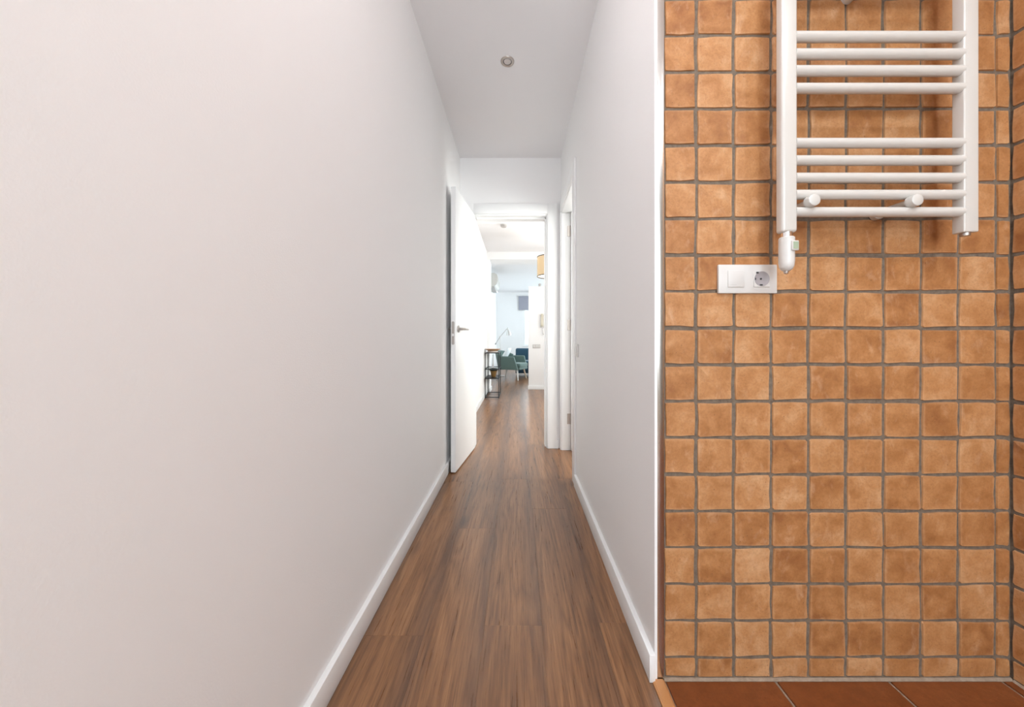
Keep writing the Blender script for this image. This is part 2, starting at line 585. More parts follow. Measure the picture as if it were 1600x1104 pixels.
tw = struct('wall_tiled', 'wall of small orange terracotta tiles behind the radiator', 'wall', bx(0.3855, XT + 0.1, YT + 0.0035, YT + 0.1, 0, HC), 'grout')
for xa, xb in zip(xl, xl[1:]):
    for za, zb in zip(zl, zl[1:]):
        o = link('tile', tile_for(xb - xa, zb - za), tw, ((xa + xb) / 2 + random.uniform(-.0012, .0012), YT + random.uniform(-.0008, .0006), (za + zb) / 2 + random.uniform(-.0012, .0012)))
        o.rotation_euler = (random.uniform(-.006, .006), random.uniform(-.011, .011), random.uniform(-.006, .006))
sw = struct('wall_right_tiled', 'terracotta tiled side wall at the right edge', 'wall', bx(XT + 0.0035, XT + 0.1, YB, YT + 0.0035, 0, HC), 'grout')
yl = [YT + 0.0005]
while yl[-1] > -0.2:
    yl.append(yl[-1] - 0.104)
for ya, yb in zip(yl, yl[1:]):
    for za, zb in zip(zl, zl[1:]):
        o = link('tile', tile_for(0.104, zb - za), sw, (XT + random.uniform(-.0008, .0006), (ya + yb) / 2, (za + zb) / 2 + random.uniform(-.001, .001)), -PI / 2 + PI)
        o.rotation_euler = (0, 0, -PI / 2)

# ------------------------------------------------------------------ floors
fl = struct('floor', 'brown oak laminate floor running down the corridor', 'floor', bx(-0.82, 3.1, YB - 0.1, 11.5, -0.12, -0.011), 'oak')
PW, PL = 0.19, 1.19
PLANKS = {}


def plank(x0, x1, y0, y1):
    key = (round(x1 - x0, 3), round(y1 - y0, 3))
    if key not in PLANKS:
        g = 0.0001
        hw, hl = (x1 - x0) / 2 - g, (y1 - y0) / 2 - g
        m = MB()
        # box with a tiny chamfer round its top
        e = 0.0004
        a = [m.bm.verts.new(p) for p in ((-hw, -hl, -.0105), (hw, -hl, -.0105), (hw, hl, -.0105), (-hw, hl, -.0105))]
        b = [m.bm.verts.new(p) for p in ((-hw, -hl, -e), (hw, -hl, -e), (hw, hl, -e), (-hw, hl, -e))]
        c = [m.bm.verts.new(p) for p in ((-hw + e, -hl + e, 0), (hw - e, -hl + e, 0), (hw - e, hl - e, 0), (-hw + e, hl - e, 0))]
        for r0, r1 in ((a, b), (b, c)):
            for i in range(4):
                m.bm.faces.new((r0[i], r0[(i + 1) % 4], r1[(i + 1) % 4], r1[i]))
        m.bm.faces.new(c)
        PLANKS[key] = m.mesh('plank', 'oak')
    return link('plank', PLANKS[key], fl, ((x0 + x1) / 2, (y0 + y1) / 2, 0))


starts = {-1: 1.089, 0: 0.52, 1: 1.128, 2: 0.72, 3: 1.139}
for k in range(-3, 18):
    x0 = -0.30 + PW * k
    x1 = x0 + PW
    j = starts.get(k, random.uniform(0.2, 1.3))
    y = j
    while y > YB:
        y -= PL
    while y < 11.3:
        ya, yb = y, y + PL
        y = yb
        lo, hi = (YB, 11.3)
        if x1 < -0.6:
            lo = 6.4
        if x0 > 0.3:
            lo = 1.0
        if x0 > 2.0:
            lo = 6.6
        a, b = max(ya, lo), min(yb, hi)
        if b - a < 0.02:
            continue
        if k == 3:
            # this row meets the threshold of the tiled room
            if a < YT + 0.05:
                plank(x0, 0.3705, a, b)
            else:
                plank(x0, x1, a, b)
            continue
        plank(x0, x1, a, b)

tf = struct('floor_tiled', 'floor of large red-brown terracotta tiles below the radiator', 'floor', bx(0.405, XT + 0.01, YB, YT, -0.0115, -0.0025), 'palegrout')
fx = [0.405, 0.712, 1.024, 1.336, XT + 0.003]
fy = [YT - 0.002]
while fy[-1] > -0.6:
    fy.append(fy[-1] - 0.312)
for xa, xb in zip(fx, fx[1:]):
    for ya, yb in zip(fy, fy[1:]):
        hw, hl = (xb - xa) / 2 - .0035, (ya - yb) / 2 - .0035
        bx(-hw, hw, -hl, hl, -.008, .001).build('floor_tile', 'floortile', tf, ((xa + xb) / 2, (ya + yb) / 2, 0), bevel=0.0015, seg=1)

struct('trim_1', 'light oak threshold strip between laminate and terracotta floor', 'threshold', MB().prism([(0.371, -0.01), (0.371, 0.003), (0.376, 0.006), (0.400, 0.006), (0.405, 0.002), (0.405, -0.01)], 'y', YB, YT - 0.004), 'threshold')
struct('trim_2', 'upright brushed steel corner strip at the edge of the tiles', 'trim', bx(0.386, 0.4055, YT - 0.0025, YT + 0.006, 0.0, HC), 'steel', bevel=0.0012)
mb = MB().prism([(YT - 0.006, 0.0008), (YT - 0.004, 0.003), (YT - 0.001, 0.006), (YT + 0.003, 0.006), (YT + 0.003, 0.0008)], 'x', 0.405, XT)
struct('trim_3', 'pale grout bead along the foot of the tiled wall', 'trim', mb, 'palegrout')
struct('trim_4', 'pale grout bead along the foot of the tiled side wall', 'trim', MB().prism([(XT - 0.006, 0.0008), (XT - 0.004, 0.003), (XT - 0.001, 0.006), (XT + 0.003, 0.006), (XT + 0.003, 0.0008)], 'y', YB, YT - 0.006), 'palegrout')

# ------------------------------------------------------------------ baseboards
BH = 0.077


def baseboard(name, label, *b):
    return struct(name, label, 'baseboard', bx(*b), 'lacquer', bevel=0.0018)


baseboard('baseboard_left', 'white baseboard along the left corridor wall', XL, XL + 0.017, YB, YE0, 0.0005, BH)
baseboard('baseboard_right', 'white baseboard along the right corridor wall with a cut end', XR - 0.016, XR + 0.0005, YT - 0.010, RY0 - 0.107, 0.0005, BH)
baseboard('baseboard_end', 'short white baseboard right of the end doorway', 0.338, XR - 0.02, YE0 - 0.014, YE0, 0.0005, BH)
baseboard('baseboard_left_entrance', 'white baseboard on the left wall beyond the door', -0.555, -0.540, YE1, 6.15, 0.0005, BH)
baseboard('baseboard_pillar', 'white baseboard wrapped round the left pillar', -0.511, -0.497, 6.14, 6.56, 0.0005, BH)
baseboard('baseboard_partition', 'white baseboard along the partition foot', 0.197, 2.0, 6.576, 6.59, 0.0005, BH)
baseboard('baseboard_far', 'white baseboard along the far living room wall', -0.70, 3.0, 11.286, 11.3, 0.0005, BH)

# ------------------------------------------------------------------ end doorway and its open door
d1 = thing('door_1', 'white open door and frame at the corridor end', 'door', kind='structure')
bx(DX0 - 0.03, DX0, YE0 - 0.002, YE1 + 0.002, 0, DZ).build('jamb', 'lacquer', d1, bevel=0.002)
bx(DX1, DX1 + 0.03, YE0 - 0.002, YE1 + 0.002, 0, DZ).build('jamb', 'lacquer', d1, bevel=0.002)
bx(DX0 - 0.03, DX1 + 0.03, YE0 - 0.002, YE1 + 0.002, DZ, DZ + 0.03).build('head', 'lacquer', d1, bevel=0.002)
for nm, b in (('architrave', (DX1 + 0.008, DX1 + 0.088, YE0 - 0.014, YE0, 0.0, DZ + 0.10)),
              ('architrave', (DX0 - 0.088, DX0 - 0.008, YE0 - 0.014, YE0, 0.0, DZ + 0.10)),
              ('architrave', (DX0 - 0.008, DX1 + 0.008, YE0 - 0.014, YE0, DZ + 0.012, DZ + 0.10)),
              ('architrave', (DX1 + 0.008, DX1 + 0.088, YE1, YE1 + 0.014, 0.0, DZ + 0.10)),
              ('architrave', (DX0 - 0.088, DX0 - 0.008, YE1, YE1 + 0.014, 0.0, DZ + 0.10)),
              ('architrave', (DX0 - 0.008, DX1 + 0.008, YE1, YE1 + 0.014, DZ + 0.012, DZ + 0.10))):
    bx(*b).build(nm, 'lacquer', d1, bevel=0.002)
bx(DX1 - 0.012, DX1, YE0 + 0.045, YE1, 0, DZ - 0.012).build('door_stop', 'lacquer', d1)
bx(DX0 + 0.012, DX1 - 0.012, YE0 + 0.045, YE1, DZ - 0.012, DZ).build('door_stop', 'lacquer', d1)

# the leaf: hinge at the left jamb, swung towards the camera, nearly against the left wall
HX, HY = -0.374, 2.972
ang = math.atan2(0.066, 0.56)
leaf = bx(-0.035, 0, -0.562, 0, 0.008, DZ - 0.004).build('leaf', 'door', d1, (HX, HY, 0), -ang, bevel=0.0018)
LE = -0.562
fp = MB()
fp.prism([(-0.0285, 0.92), (-0.0285, 1.068), (-0.0245, 1.076), (-0.0125, 1.076), (-0.0085, 1.068), (-0.0085, 0.92), (-0.0125, 0.912), (-0.0245, 0.912)], 'y', LE - 0.0012, LE + 0.002)
fp.build('lock_plate', 'satin', leaf)
bx(-0.025, -0.012, LE - 0.003, LE, 0.972, 0.990).build('latch_bolt', 'lacquer', leaf)
for yy in (1.068, 0.921, 1.03, 0.96):
    MB().cyl((-0.0185, LE - 0.0022, yy), (-0.0185, LE, yy), 0.0032, seg=12).build('screw', 'greyplastic', leaf)
for side in (1, -1):
    h = MB()
    x0 = 0.0 if side == 1 else -0.035
    reach = 0.046 if side == 1 else 0.030
    h.cyl((x0 - side * .001, LE + 0.06, 1.025), (x0 + side * 0.009, LE + 0.06, 1.025), 0.025, seg=28)
    hr = h.build('handle_rose', 'satin', leaf, bevel=0.0015)
    a = x0 + side * 0.006
    b = x0 + side * reach
    MB().tube([(a, LE + 0.06, 1.025), (b - side * .006, LE + 0.06, 1.025), (b, LE + 0.067, 1.025), (b, LE + 0.10, 1.025), (b - side * .002, LE + 0.185, 1.025)], [0.010, 0.009, 0.0095, 0.0085, 0.0065], 12).build('lever', 'satin', leaf, smooth=True)
for zz in (0.25, 1.03, 1.80):
    MB().cyl((HX - 0.022, HY + 0.004, zz - 0.04), (HX - 0.022, HY + 0.004, zz + 0.04), 0.006, seg=14).build('hinge', 'satin', d1)

# ------------------------------------------------------------------ side doorway in the right wall
d2 = thing('door_2', 'white side doorway with satin hinges in right wall', 'door', kind='structure')
bx(XR - 0.002, 0.48, RY0 - 0.03, RY0, 0, 2.035).build('jamb', 'lacquer', d2, bevel=0.002)
fj = bx(XR - 0.002, 0.48, RY1, RY1 + 0.03, 0, 2.035).build('jamb', 'lacquer', d2, bevel=0.002)
bx(XR - 0.002, 0.48, RY0 - 0.03, RY1 + 0.03, 2.035, 2.065).build('head', 'lacquer', d2, bevel=0.002)
for b in ((XR - 0.012, XR, RY0 - 0.102, RY0 - 0.012, 0, 2.13), (XR - 0.012, XR, RY0 - 0.012, RY1 + 0.056, 2.047, 2.13), (XR - 0.012, XR, RY1 + 0.008, RY1 + 0.056, 0, 2.047)):
    bx(*b).build('architrave', 'lacquer', d2, bevel=0.002)
bx(0.455, 1.07, RY1 - 0.042, RY1 - 0.006, 0.008, 2.03).build('leaf', 'door', d2, bevel=0.002)
for zz in (0.27, 1.075, 1.88):
    hg = bx(0.424, 0.450, RY1 - 0.003, RY1 + 0.001, zz - 0.045, zz + 0.045).build('hinge_plate', 'satin', d2, bevel=0.001, seg=1)
    MB().cyl((0.451, RY1 - 0.005, zz - 0.045), (0.451, RY1 - 0.005, zz + 0.045), 0.0055, seg=14).build('hinge_knuckle', 'satin', hg)

# ------------------------------------------------------------------ windows


def window(name, label, axis, at, a0, a1, z0, z1, mullion=None):
    """axis 'y': window lying in a wall of constant y; axis 'x': of constant x"""
    t = thing(name, label, 'window', kind='structure')

    def bar(n, p0, p1, q0, q1, dz0, dz1, material='lacquer', bev=0.002):
        if axis == 'y':
            m = bx(p0, p1, at + q0, at + q1, dz0, dz1)
        else:
            m = bx(at + q0, at + q1, p0, p1, dz0, dz1)
        return m.build(n, material, t, bevel=bev)
    f = 0.055
    bar('frame', a0, a0 + f, 0.02, 0.08, z0, z1)
    bar('frame', a1 - f, a1, 0.02, 0.08, z0, z1)
    bar('frame', a0 + f, a1 - f, 0.02, 0.08, z0, z0 + f)
    bar('frame', a0 + f, a1 - f, 0.02, 0.08, z1 - f, z1)
    mid = mullion if mullion else (a0 + a1) / 2
    bar('mullion', mid - 0.04, mid + 0.04, 0.015, 0.075, z0 + f, z1 - f)
    bar('pane', a0 + f, mid - 0.04, 0.045, 0.05, z0 + f, z1 - f, 'pane', 0)
    bar('pane', mid + 0.04, a1 - f, 0.045, 0.05, z0 + f, z1 - f, 'pane', 0)
    s = bar('window_sill', a0 - 0.02, a1 + 0.02, -0.03, 0.02, z0 - 0.02, z0 + 0.004)
    return t, bar


w1, bar1 = window('window_1', 'white framed window behind the sofa', 'y', 11.3, 0.19, 1.55, 0.77, 2.32)
bar1('glazing_bar', 0.245, 0.83, 0.035, 0.06, 1.58, 1.61)
window('added_window_2', 'added unseen window lighting the living room from the side', 'x', 3.0, 7.8, 10.1, 0.6, 2.3)  # invented window, adds strong bluish light to the living room
window('added_window_3', 'added unseen window lighting the entrance room', 'x', 2.0, 3.75, 5.25, 0.75, 2.25)  # invented opening, there to brighten the entrance room
window('added_window_4', 'added unseen window lighting the side room', 'x', 2.0, 1.3, 2.4, 0.85, 2.2)  # invented window, placed to light the side doorway
window('added_window_5', 'added wide window behind the viewpoint for fill light', 'y', YB - 0.1, -0.40, 1.10, 0.5, 2.2)  # added out of view for broad fill down the corridor
struct('wall_back_side_room', 'plain white side room wall behind the tiles', 'wall', bx(0.478, 2.0, YT + 0.11, YT + 0.15, 0, HC), 'wall')

# ------------------------------------------------------------------ towel radiator
rd = thing('towel_radiator', 'white ladder towel radiator hung on the terracotta tiles', 'radiator', (0.913, YT, 1.214))


def rl(x, y, z):
    return (x - 0.913, y - YT, z - 1.214)


for xa, xb in ((0.666, 0.705), (1.123, 1.160)):
    a, b = rl(xa, 0.858, 1.214), rl(xb, 0.884, 2.02)
    o = bx(a[0], b[0], a[1], b[1], a[2], b[2]).build('rail', 'enamel', rd, bevel=0.007 if xa < 1 else 0.003, seg=4)
    if xa > 1:
        MB().lathe([(0, -0.006), (0.009, -0.006), (0.0095, -0.002), (0.0095, 0.002), (0, 0.002)], rl(1.1415, 0.871, 1.213)).build('end_plug', 'satin', o)
barz = [1.267, 1.311, 1.354, 1.398, 1.442, 1.581, 1.6255, 1.668, 1.712, 1.86, 1.916, 1.96, 1.998]
bar_me = None
for z in barz:
    if bar_me is None:
        bar_me = MB().cyl((-0.213, 0, 0), (0.213, 0, 0), 0.0122, seg=24).mesh('bar', 'enamel', smooth=True)
    link('bar', bar_me, rd, rl(0.914, 0.8685, z))
for x, z in ((0.735, 1.289), (0.990, 1.289), (0.912, 1.888)):
    p = MB().lathe([(0, -0.104), (0.012, -0.104), (0.0142, -0.1025), (0.0148, -0.099), (0.0148, -0.086), (0.0086, -0.084), (0.0086, -0.012), (0.016, -0.012), (0.0165, 0.0), (0, 0.0)], rl(x, YT, z), (0, 1, 0)).build('wall_bracket', 'enamel', rd, smooth=True)
    MB().cyl(rl(x - 0.009, 0.905, z), rl(x - 0.0075, 0.905, z), 0.003, seg=10).build('grub_screw', 'dark', p)
# electric heating head under the left rail
hx, hy = 0.6855, 0.8705
MB().lathe([(0.0125, 0), (0.0125, -0.013)], rl(hx, hy, 1.215)).build('chrome_collar', 'chrome', rd, smooth=True)
hd = MB().lathe([(0, 0), (0.0150, 0), (0.0170, -0.002), (0.0170, -0.062), (0.0157, -0.074), (0.012, -0.082), (0.0065, -0.086), (0, -0.087)], rl(hx, hy, 1.203)).build('thermostat_head', 'plastic', rd, smooth=True)
fr = bx(-0.0095, 0.0095, -0.004, 0.004, -0.0125, 0.0125).rot(0.12, 'Z')
a = rl(hx + 0.0070, hy - 0.0160, 1.178)
fr = fr.build('display_frame', 'plastic', hd, a, bevel=0.0018)
bx(-0.007, 0.007, -0.0047, -0.0035, -0.009, 0.009).rot(0.12, 'Z').build('display', 'lcd', hd, a)
MB().lathe([(0, 0), (0.006, 0), (0.0045, -0.006), (0, -0.008)], rl(hx - 0.001, hy, 1.117)).build('cable_gland', 'satin', hd)

# ------------------------------------------------------------------ switch and socket plate
sp = thing('socket_plate', 'white double wall plate with rocker switch and socket on the tiles', 'wall plate', (0.632, YT, 1.1095))
bx(-0.0805, 0.0805, -0.010, -0.0007, -0.0395, 0.0395).build('plate', 'plastic', sp, bevel=0.0022)
k = bx(-0.056, -0.011, -0.0125, -0.009, -0.0225, 0.0225).build('rocker', 'plastic', sp, bevel=0.001)
bx(-0.050, -0.033, -0.0128, -0.0124, -0.0170, -0.0163).build('mark_line', 'greyplastic', k)
so = bx(0.0145, 0.0595, -0.0122, -0.009, -0.0225, 0.0225).build('socket', 'plastic', sp, bevel=0.0008, seg=1)
cw = MB().lathe([(0.0205, -0.0120), (0.0203, -0.0130), (0.0194, -0.0130), (0.0186, -0.0124), (0, -0.0125)], (0.037, 0, 0), (0, 1, 0), 32).build('socket_well', 'socket', so, smooth=True)
for dx in (-0.0, ):
    MB().cyl((0.0335, -0.0136, -0.0005), (0.0335, -0.0123, -0.0005), 0.0026, seg=12).build('pin_hole', 'dark', so)
for px, pz, ww, hh in ((0.024, 0.0165, 0.003, 0.0022), (0.0345, -0.0168, 0.0035, 0.0016), (0.0185, -0.0005, 0.0011, 0.003)):
    bx(px - ww, px + ww, -0.0136, -0.0122, pz - hh, pz + hh).build('earth_clip', 'dark', so)

# light switch on the corridor wall
ls = thing('light_switch', 'small white light switch beside the side doorway', 'switch', (XR, 2.155, 0.878))
bx(-0.010, 0.0005, -0.040, 0.040, -0.040, 0.040).build('plate', 'plastic', ls, bevel=0.002)
bx(-0.0135, -0.009, -0.025, 0.025, -0.028, 0.028).build('rocker', 'plastic', ls, bevel=0.0015)


# ------------------------------------------------------------------ ceiling lamps
def downlight(label, x, y, lit=False, power=0.0, col=(1, 1, 1)):
    t = thing('ceiling_spotlight', label, 'ceiling light', (x, y, HC), 0, 'recessed ceiling spotlights')
    MB().lathe([(0.024, 0.0), (0.0245, -0.003), (0.0285, -0.0055), (0.036, -0.005), (0.0385, -0.0025), (0.039, 0.0)], seg=36).build('ring', 'satin', t, smooth=True)
    MB().lathe([(0.0245, -0.0015), (0.024, -0.0012), (0.0215, -0.0008)], seg=30).build('dark_gap', 'dark', t, smooth=True)
    MB().lathe([(0.0215, -0.0008), (0.020, -0.0035), (0.012, -0.0048), (0, -0.0052)], seg=30).build('lens', 'lensOn' if lit else 'lens', t, smooth=True)
    if lit:
        l = bpy.data.lights.new('spotlight_bulb', 'SPOT')
        l.energy = power
        l.color = col
        l.spot_size = math.radians(165)
        l.spot_blend = 0.9
        l.shadow_soft_size = 0.05
        o = bpy.data.objects.new('spotlight_bulb', l)
        COL.objects.link(o)
        o.parent = t
        o.location = (0, 0, -0.03)
    return t


downlight('unlit round recessed spotlight in the corridor ceiling', -0.059, 1.956)
downlight('lit recessed spotlight over the terracotta corner', 1.12, -0.22, True, P_BATH, C_BATH)
downlight('lit recessed spotlight over the oak threshold strip', 0.62, -0.45, True, P_BATH, C_BATH)
cl2 = thing('added_globe_lamp', 'added unseen opal ball lamp brightening the near corridor', 'ceiling light', (-0.059, 0.35, HC))  # unseen lamp added to brighten the corridor walls and ceiling
MB().lathe([(0, 0), (0.06, 0), (0.06, -0.025), (0.05, -0.03), (0, -0.03)], seg=32).build('ceiling_rose', 'lacquer', cl2, smooth=True)
MB().lathe([(0.09 * math.sin(PI * i / 16), -0.115 + 0.09 * math.cos(PI * i / 16)) for i in range(17)], seg=32).build('globe', 'globe_fill', cl2, smooth=True)

# smoke detector
sd = thing('smoke_detector', 'small white smoke detector on the bright ceiling beyond door', 'smoke detector', (-0.194, 4.71, HC))
MB().lathe([(0, 0), (0.046, 0), (0.046, -0.008), (0.044, -0.012)], seg=28).build('base', 'plastic', sd, smooth=True)
MB().lathe([(0.040, -0.011), (0.041, -0.024), (0.036, -0.034), (0.02, -0.038), (0, -0.039)], seg=28).build('cover', 'greyplastic', sd, smooth=True)

# pendant lamp
PX, PY, PZ = 0.475, 5.0, 1.88
pl = thing('pendant_lamp', 'hanging drum lamp with woven rattan shade and black rims', 'lamp', (PX, PY, PZ))
MB().lathe([(0.19, 0.0), (0.19, 0.28), (0.187, 0.28), (0.187, 0.0)], seg=48, closed=True).build('lamp_shade', 'rattan', pl, smooth=True)
for z in (0.0, 0.28):
    MB().lathe([(0.186, z - 0.005), (0.193, z - 0.005), (0.193, z + 0.005), (0.186, z + 0.005)], seg=48, closed=True).build('rim', 'black', pl)
MB().lathe([(0, 0.012), (0.184, 0.012), (0.184, 0.016), (0, 0.016)], seg=48).build('diffuser', 'opal', pl)
MB().tube([(0, 0, 0.2), (0, 0, HC - PZ - 0.02)], 0.003, 8).build('cord', 'black', pl)
MB().lathe([(0, 0), (0.05, 0), (0.05, -0.022), (0.012, -0.026), (0, -0.026)], (0, 0, HC - PZ)).build('ceiling_rose', 'lacquer', pl, smooth=True)
MB().cyl((0, 0, 0.15), (0, 0, 0.21), 0.02, seg=16).build('lamp_holder', 'black', pl)
l = bpy.data.lights.new('pendant_bulb', 'POINT')
l.energy = P_PENDANT
l.color = (1.0, 0.93, 0.84)
l.shadow_soft_size = 0.05
o = bpy.data.objects.new('pendant_bulb', l)
COL.objects.link(o)
o.parent = pl
o.location = (0, 0, 0.34)

# ------------------------------------------------------------------ console in the entrance
CX0, CX1, CY0, CY1, CZ = -0.537, -0.305, 5.56, 6.12, 0.745
cs = thing('console_stand', 'slim black metal console stand beside the left wall', 'console', (CX0, CY0, 0))
cw_, cl_ = CX1 - CX0, CY1 - CY0
t = 0.012
for x in (0, cw_ - t):
    for y in (0, cl_ - t):
        bx(x, x + t, y, y + t, 0.0005, CZ).build('leg', 'black', cs)
for z in (0.012, 0.315, 0.468, CZ - t):
    for y in (0, cl_ - t):
        bx(t, cw_ - t, y, y + t, z, z + t).build('crossbar', 'black', cs)
    for x in (0, cw_ - t):
        bx(x, x + t, t, cl_ - t, z, z + t).build('crossbar', 'black', cs)
bx(t, cw_ - t, t, cl_ - t, CZ - 0.006, CZ - 0.001).build('top_plate', 'black', cs)
bx(t, cw_ - t, t, cl_ - t, 0.468 + 0.004, 0.468 + 0.009).build('shelf', 'pane', cs)
bx(t, cw_ - t, t, cl_ - t, 0.315 + 0.004, 0.315 + 0.009).build('shelf', 'black', cs)
bo = thing('wooden_bowl', 'shallow wooden bowl on top of the black console', 'bowl', ((CX0 + CX1) / 2, 5.75, CZ))
MB().lathe([(0, 0.0), (0.08, 0.0), (0.082, 0.022), (0.085, 0.03), (0.125, 0.05), (0.128, 0.058), (0.122, 0.058), (0.07, 0.038), (0, 0.034)], seg=36).build('dish', 'bowlwood', bo, smooth=True)
MB().lathe([(0.084, 0.001), (0.084, 0.020), (0.0815, 0.020), (0.0815, 0.001)], seg=36, closed=True).build('foot_ring', 'greyplastic', bo)
va = thing('flared_vase', 'tapered brown vase with dark flared rim on lower console shelf', 'vase', (-0.415, 5.83, 0.324))
MB().lathe([(0, 0), (0.036, 0), (0.040, 0.01), (0.052, 0.085), (0.062, 0.105), (0.058, 0.105), (0.04, 0.03), (0, 0.02)], seg=30).build('body', 'brownpot', va, smooth=True)
MB().lathe([(0.060, 0.104), (0.085, 0.122), (0.093, 0.138), (0.089, 0.138), (0.078, 0.124), (0.056, 0.108)], seg=30, closed=True).build('rim', 'darkgreen', va, smooth=True)
ca = thing('candle_stick', 'thin dark rod on a round base on middle console shelf', 'candlestick', (-0.42, 5.80, 0.477))
MB().lathe([(0, 0), (0.055, 0), (0.062, 0.008), (0.05, 0.012), (0.012, 0.018), (0, 0.018)], seg=28).build('base', 'chrome', ca, smooth=True)
MB().lathe([(0.007, 0.017), (0.006, 0.1), (0.005, 0.23), (0, 0.232)], seg=12).build('rod', 'satin', ca, smooth=True)

# ------------------------------------------------------------------ partition fittings
ph = thing('entry_phone', 'beige entry phone handset on the white partition', 'intercom', (0.478, 6.59, 1.19))
bx(-0.045, 0.045, -0.03, -0.0005, 0.0, 0.25).build('wall_cradle', 'plastic', ph, bevel=0.006)
h = MB().prism([(-0.032, 0.02), (-0.050, 0.03), (-0.060, 0.07), (-0.052, 0.10), (-0.052, 0.20), (-0.062, 0.225), (-0.056, 0.262), (-0.030, 0.268)], 'x', -0.034, 0.012)
h.build('handset', 'handset', ph, bevel=0.004)
pts = []
for i in range(70):
    a = i * 0.75
    u = i / 69
    pts.append((-0.012 + 0.035 * u + 0.008 * math.cos(a), -0.028 + 0.008 * math.sin(a), 0.02 - 0.15 * math.sin(u * PI * 0.62)))
MB().tube(pts, 0.003, 6).build('coiled_cord', 'greyplastic', ph, smooth=True)
s2 = thing('triple_switch', 'grey multi-gang switch plate low on the white partition', 'switch', (0.362, 6.59, 0.83))
bx(-0.075, 0.075, -0.010, -0.0005, -0.036, 0.036).build('plate', 'greyplastic', s2, bevel=0.002)
for i in range(3):
    bx(-0.066 + i * 0.045, -0.024 + i * 0.045, -0.013, -0.009, -0.022, 0.024).build('rocker', 'plastic', s2, bevel=0.001)
sn = thing('sensor_cup', 'tiny pale cup-shaped ornament on top of the partition', 'ornament', (0.43, 6.645, 1.99))
MB().lathe([(0, 0), (0.022, 0), (0.026, 0.03), (0.03, 0.05), (0.02, 0.06), (0, 0.062)], seg=20).build('cup', 'greyplastic', sn, smooth=True)
MB().lathe([(0.024, 0.001), (0.027, 0.001), (0.027, 0.008), (0.024, 0.008)], seg=20, closed=True).build('foot_ring', 'plastic', sn)

# ------------------------------------------------------------------ living room
# air conditioner, seen from its end
ac = thing('air_conditioner', 'wall air conditioner seen end-on high in the living room', 'air conditioner', (-0.70, 7.3, 2.09))
prof = [(0.002, 0.0), (0.10, 0.0), (0.18, 0.012), (0.245, 0.06), (0.272, 0.13), (0.272, 0.22), (0.25, 0.275), (0.20, 0.30), (0.002, 0.30)]
MB().prism(prof, 'y', 0, 0.85).build('casing', 'acplastic', ac, bevel=0.012, seg=3)
bx(0.11, 0.20, -0.002, 0.85, -0.012, 0.004).rot(0.0, 'Y').build('air_flap', 'greyplastic', ac)
MB().tube([(0.05, 0.03, 0.0), (0.055, 0.03, -0.06), (0.09, 0.03, -0.12)], 0.016, 10).build('drain_pipe', 'black', ac, smooth=True)

# roller blind
rb = thing('roller_blind', 'grey roller blind half drawn over the far window', 'blind', (0.03, 11.27, 1.95))
bx(0, 1.66, -0.006, -0.003, 0.0, 0.42).build('fabric', 'blind', rb)
MB().cyl((-0.005, 0.0, 0.435), (1.665, 0.0, 0.435), 0.028, seg=20).build('roller', 'blind', rb, smooth=True)
bx(0, 1.66, -0.012, 0.002, -0.012, 0.004).build('bottom_bar', 'greyplastic', rb, bevel=0.002)

# floor lamp
fl_ = thing('floor_lamp', 'metal floor lamp with jointed arm behind the green armchair', 'lamp', (-0.47, 9.05, 0))
MB().lathe([(0, 0), (0.13, 0), (0.13, 0.012), (0.12, 0.018), (0.012, 0.024), (0, 0.024)], seg=32).build('base', 'satin', fl_, smooth=True)
MB().cyl((0, 0, 0.02), (0, 0, 1.05), 0.008, seg=12).build('pole', 'satin', fl_, smooth=True)
MB().tube([(-0.115, 0, 0.865), (0.0, 0, 1.04), (0.20, 0, 1.275)], 0.0085, 10).build('arm', 'satin', fl_, smooth=True)
MB().lathe([(0, -0.02), (0.02, -0.02), (0.02, 0.02), (0, 0.02)], (-0.118, 0, 0.86), (0.5, 0, 0.8), 16).build('counterweight', 'satin', fl_, smooth=True)
MB().lathe([(0, -0.014), (0.016, -0.014), (0.016, 0.014), (0, 0.014)], (0, 0, 1.04), (0, 1, 0), 16).build('joint', 'satin', fl_, smooth=True)
MB().lathe([(0.012, 0.02), (0.022, 0.0), (0.028, -0.05), (0.06, -0.13), (0.07, -0.20), (0.067, -0.20), (0.056, -0.13), (0.022, -0.05), (0.01, 0.0)], (0.205, 0, 1.275), (-0.13, 0, 0.95), 28, True).build('lamp_shade', 'steel', fl_, smooth=True)

# armchair: faces local +X
ch = thing('armchair', 'green upholstered armchair with splayed pale legs', 'armchair', (-0.155, 8.40, 0), math.radians(-24))


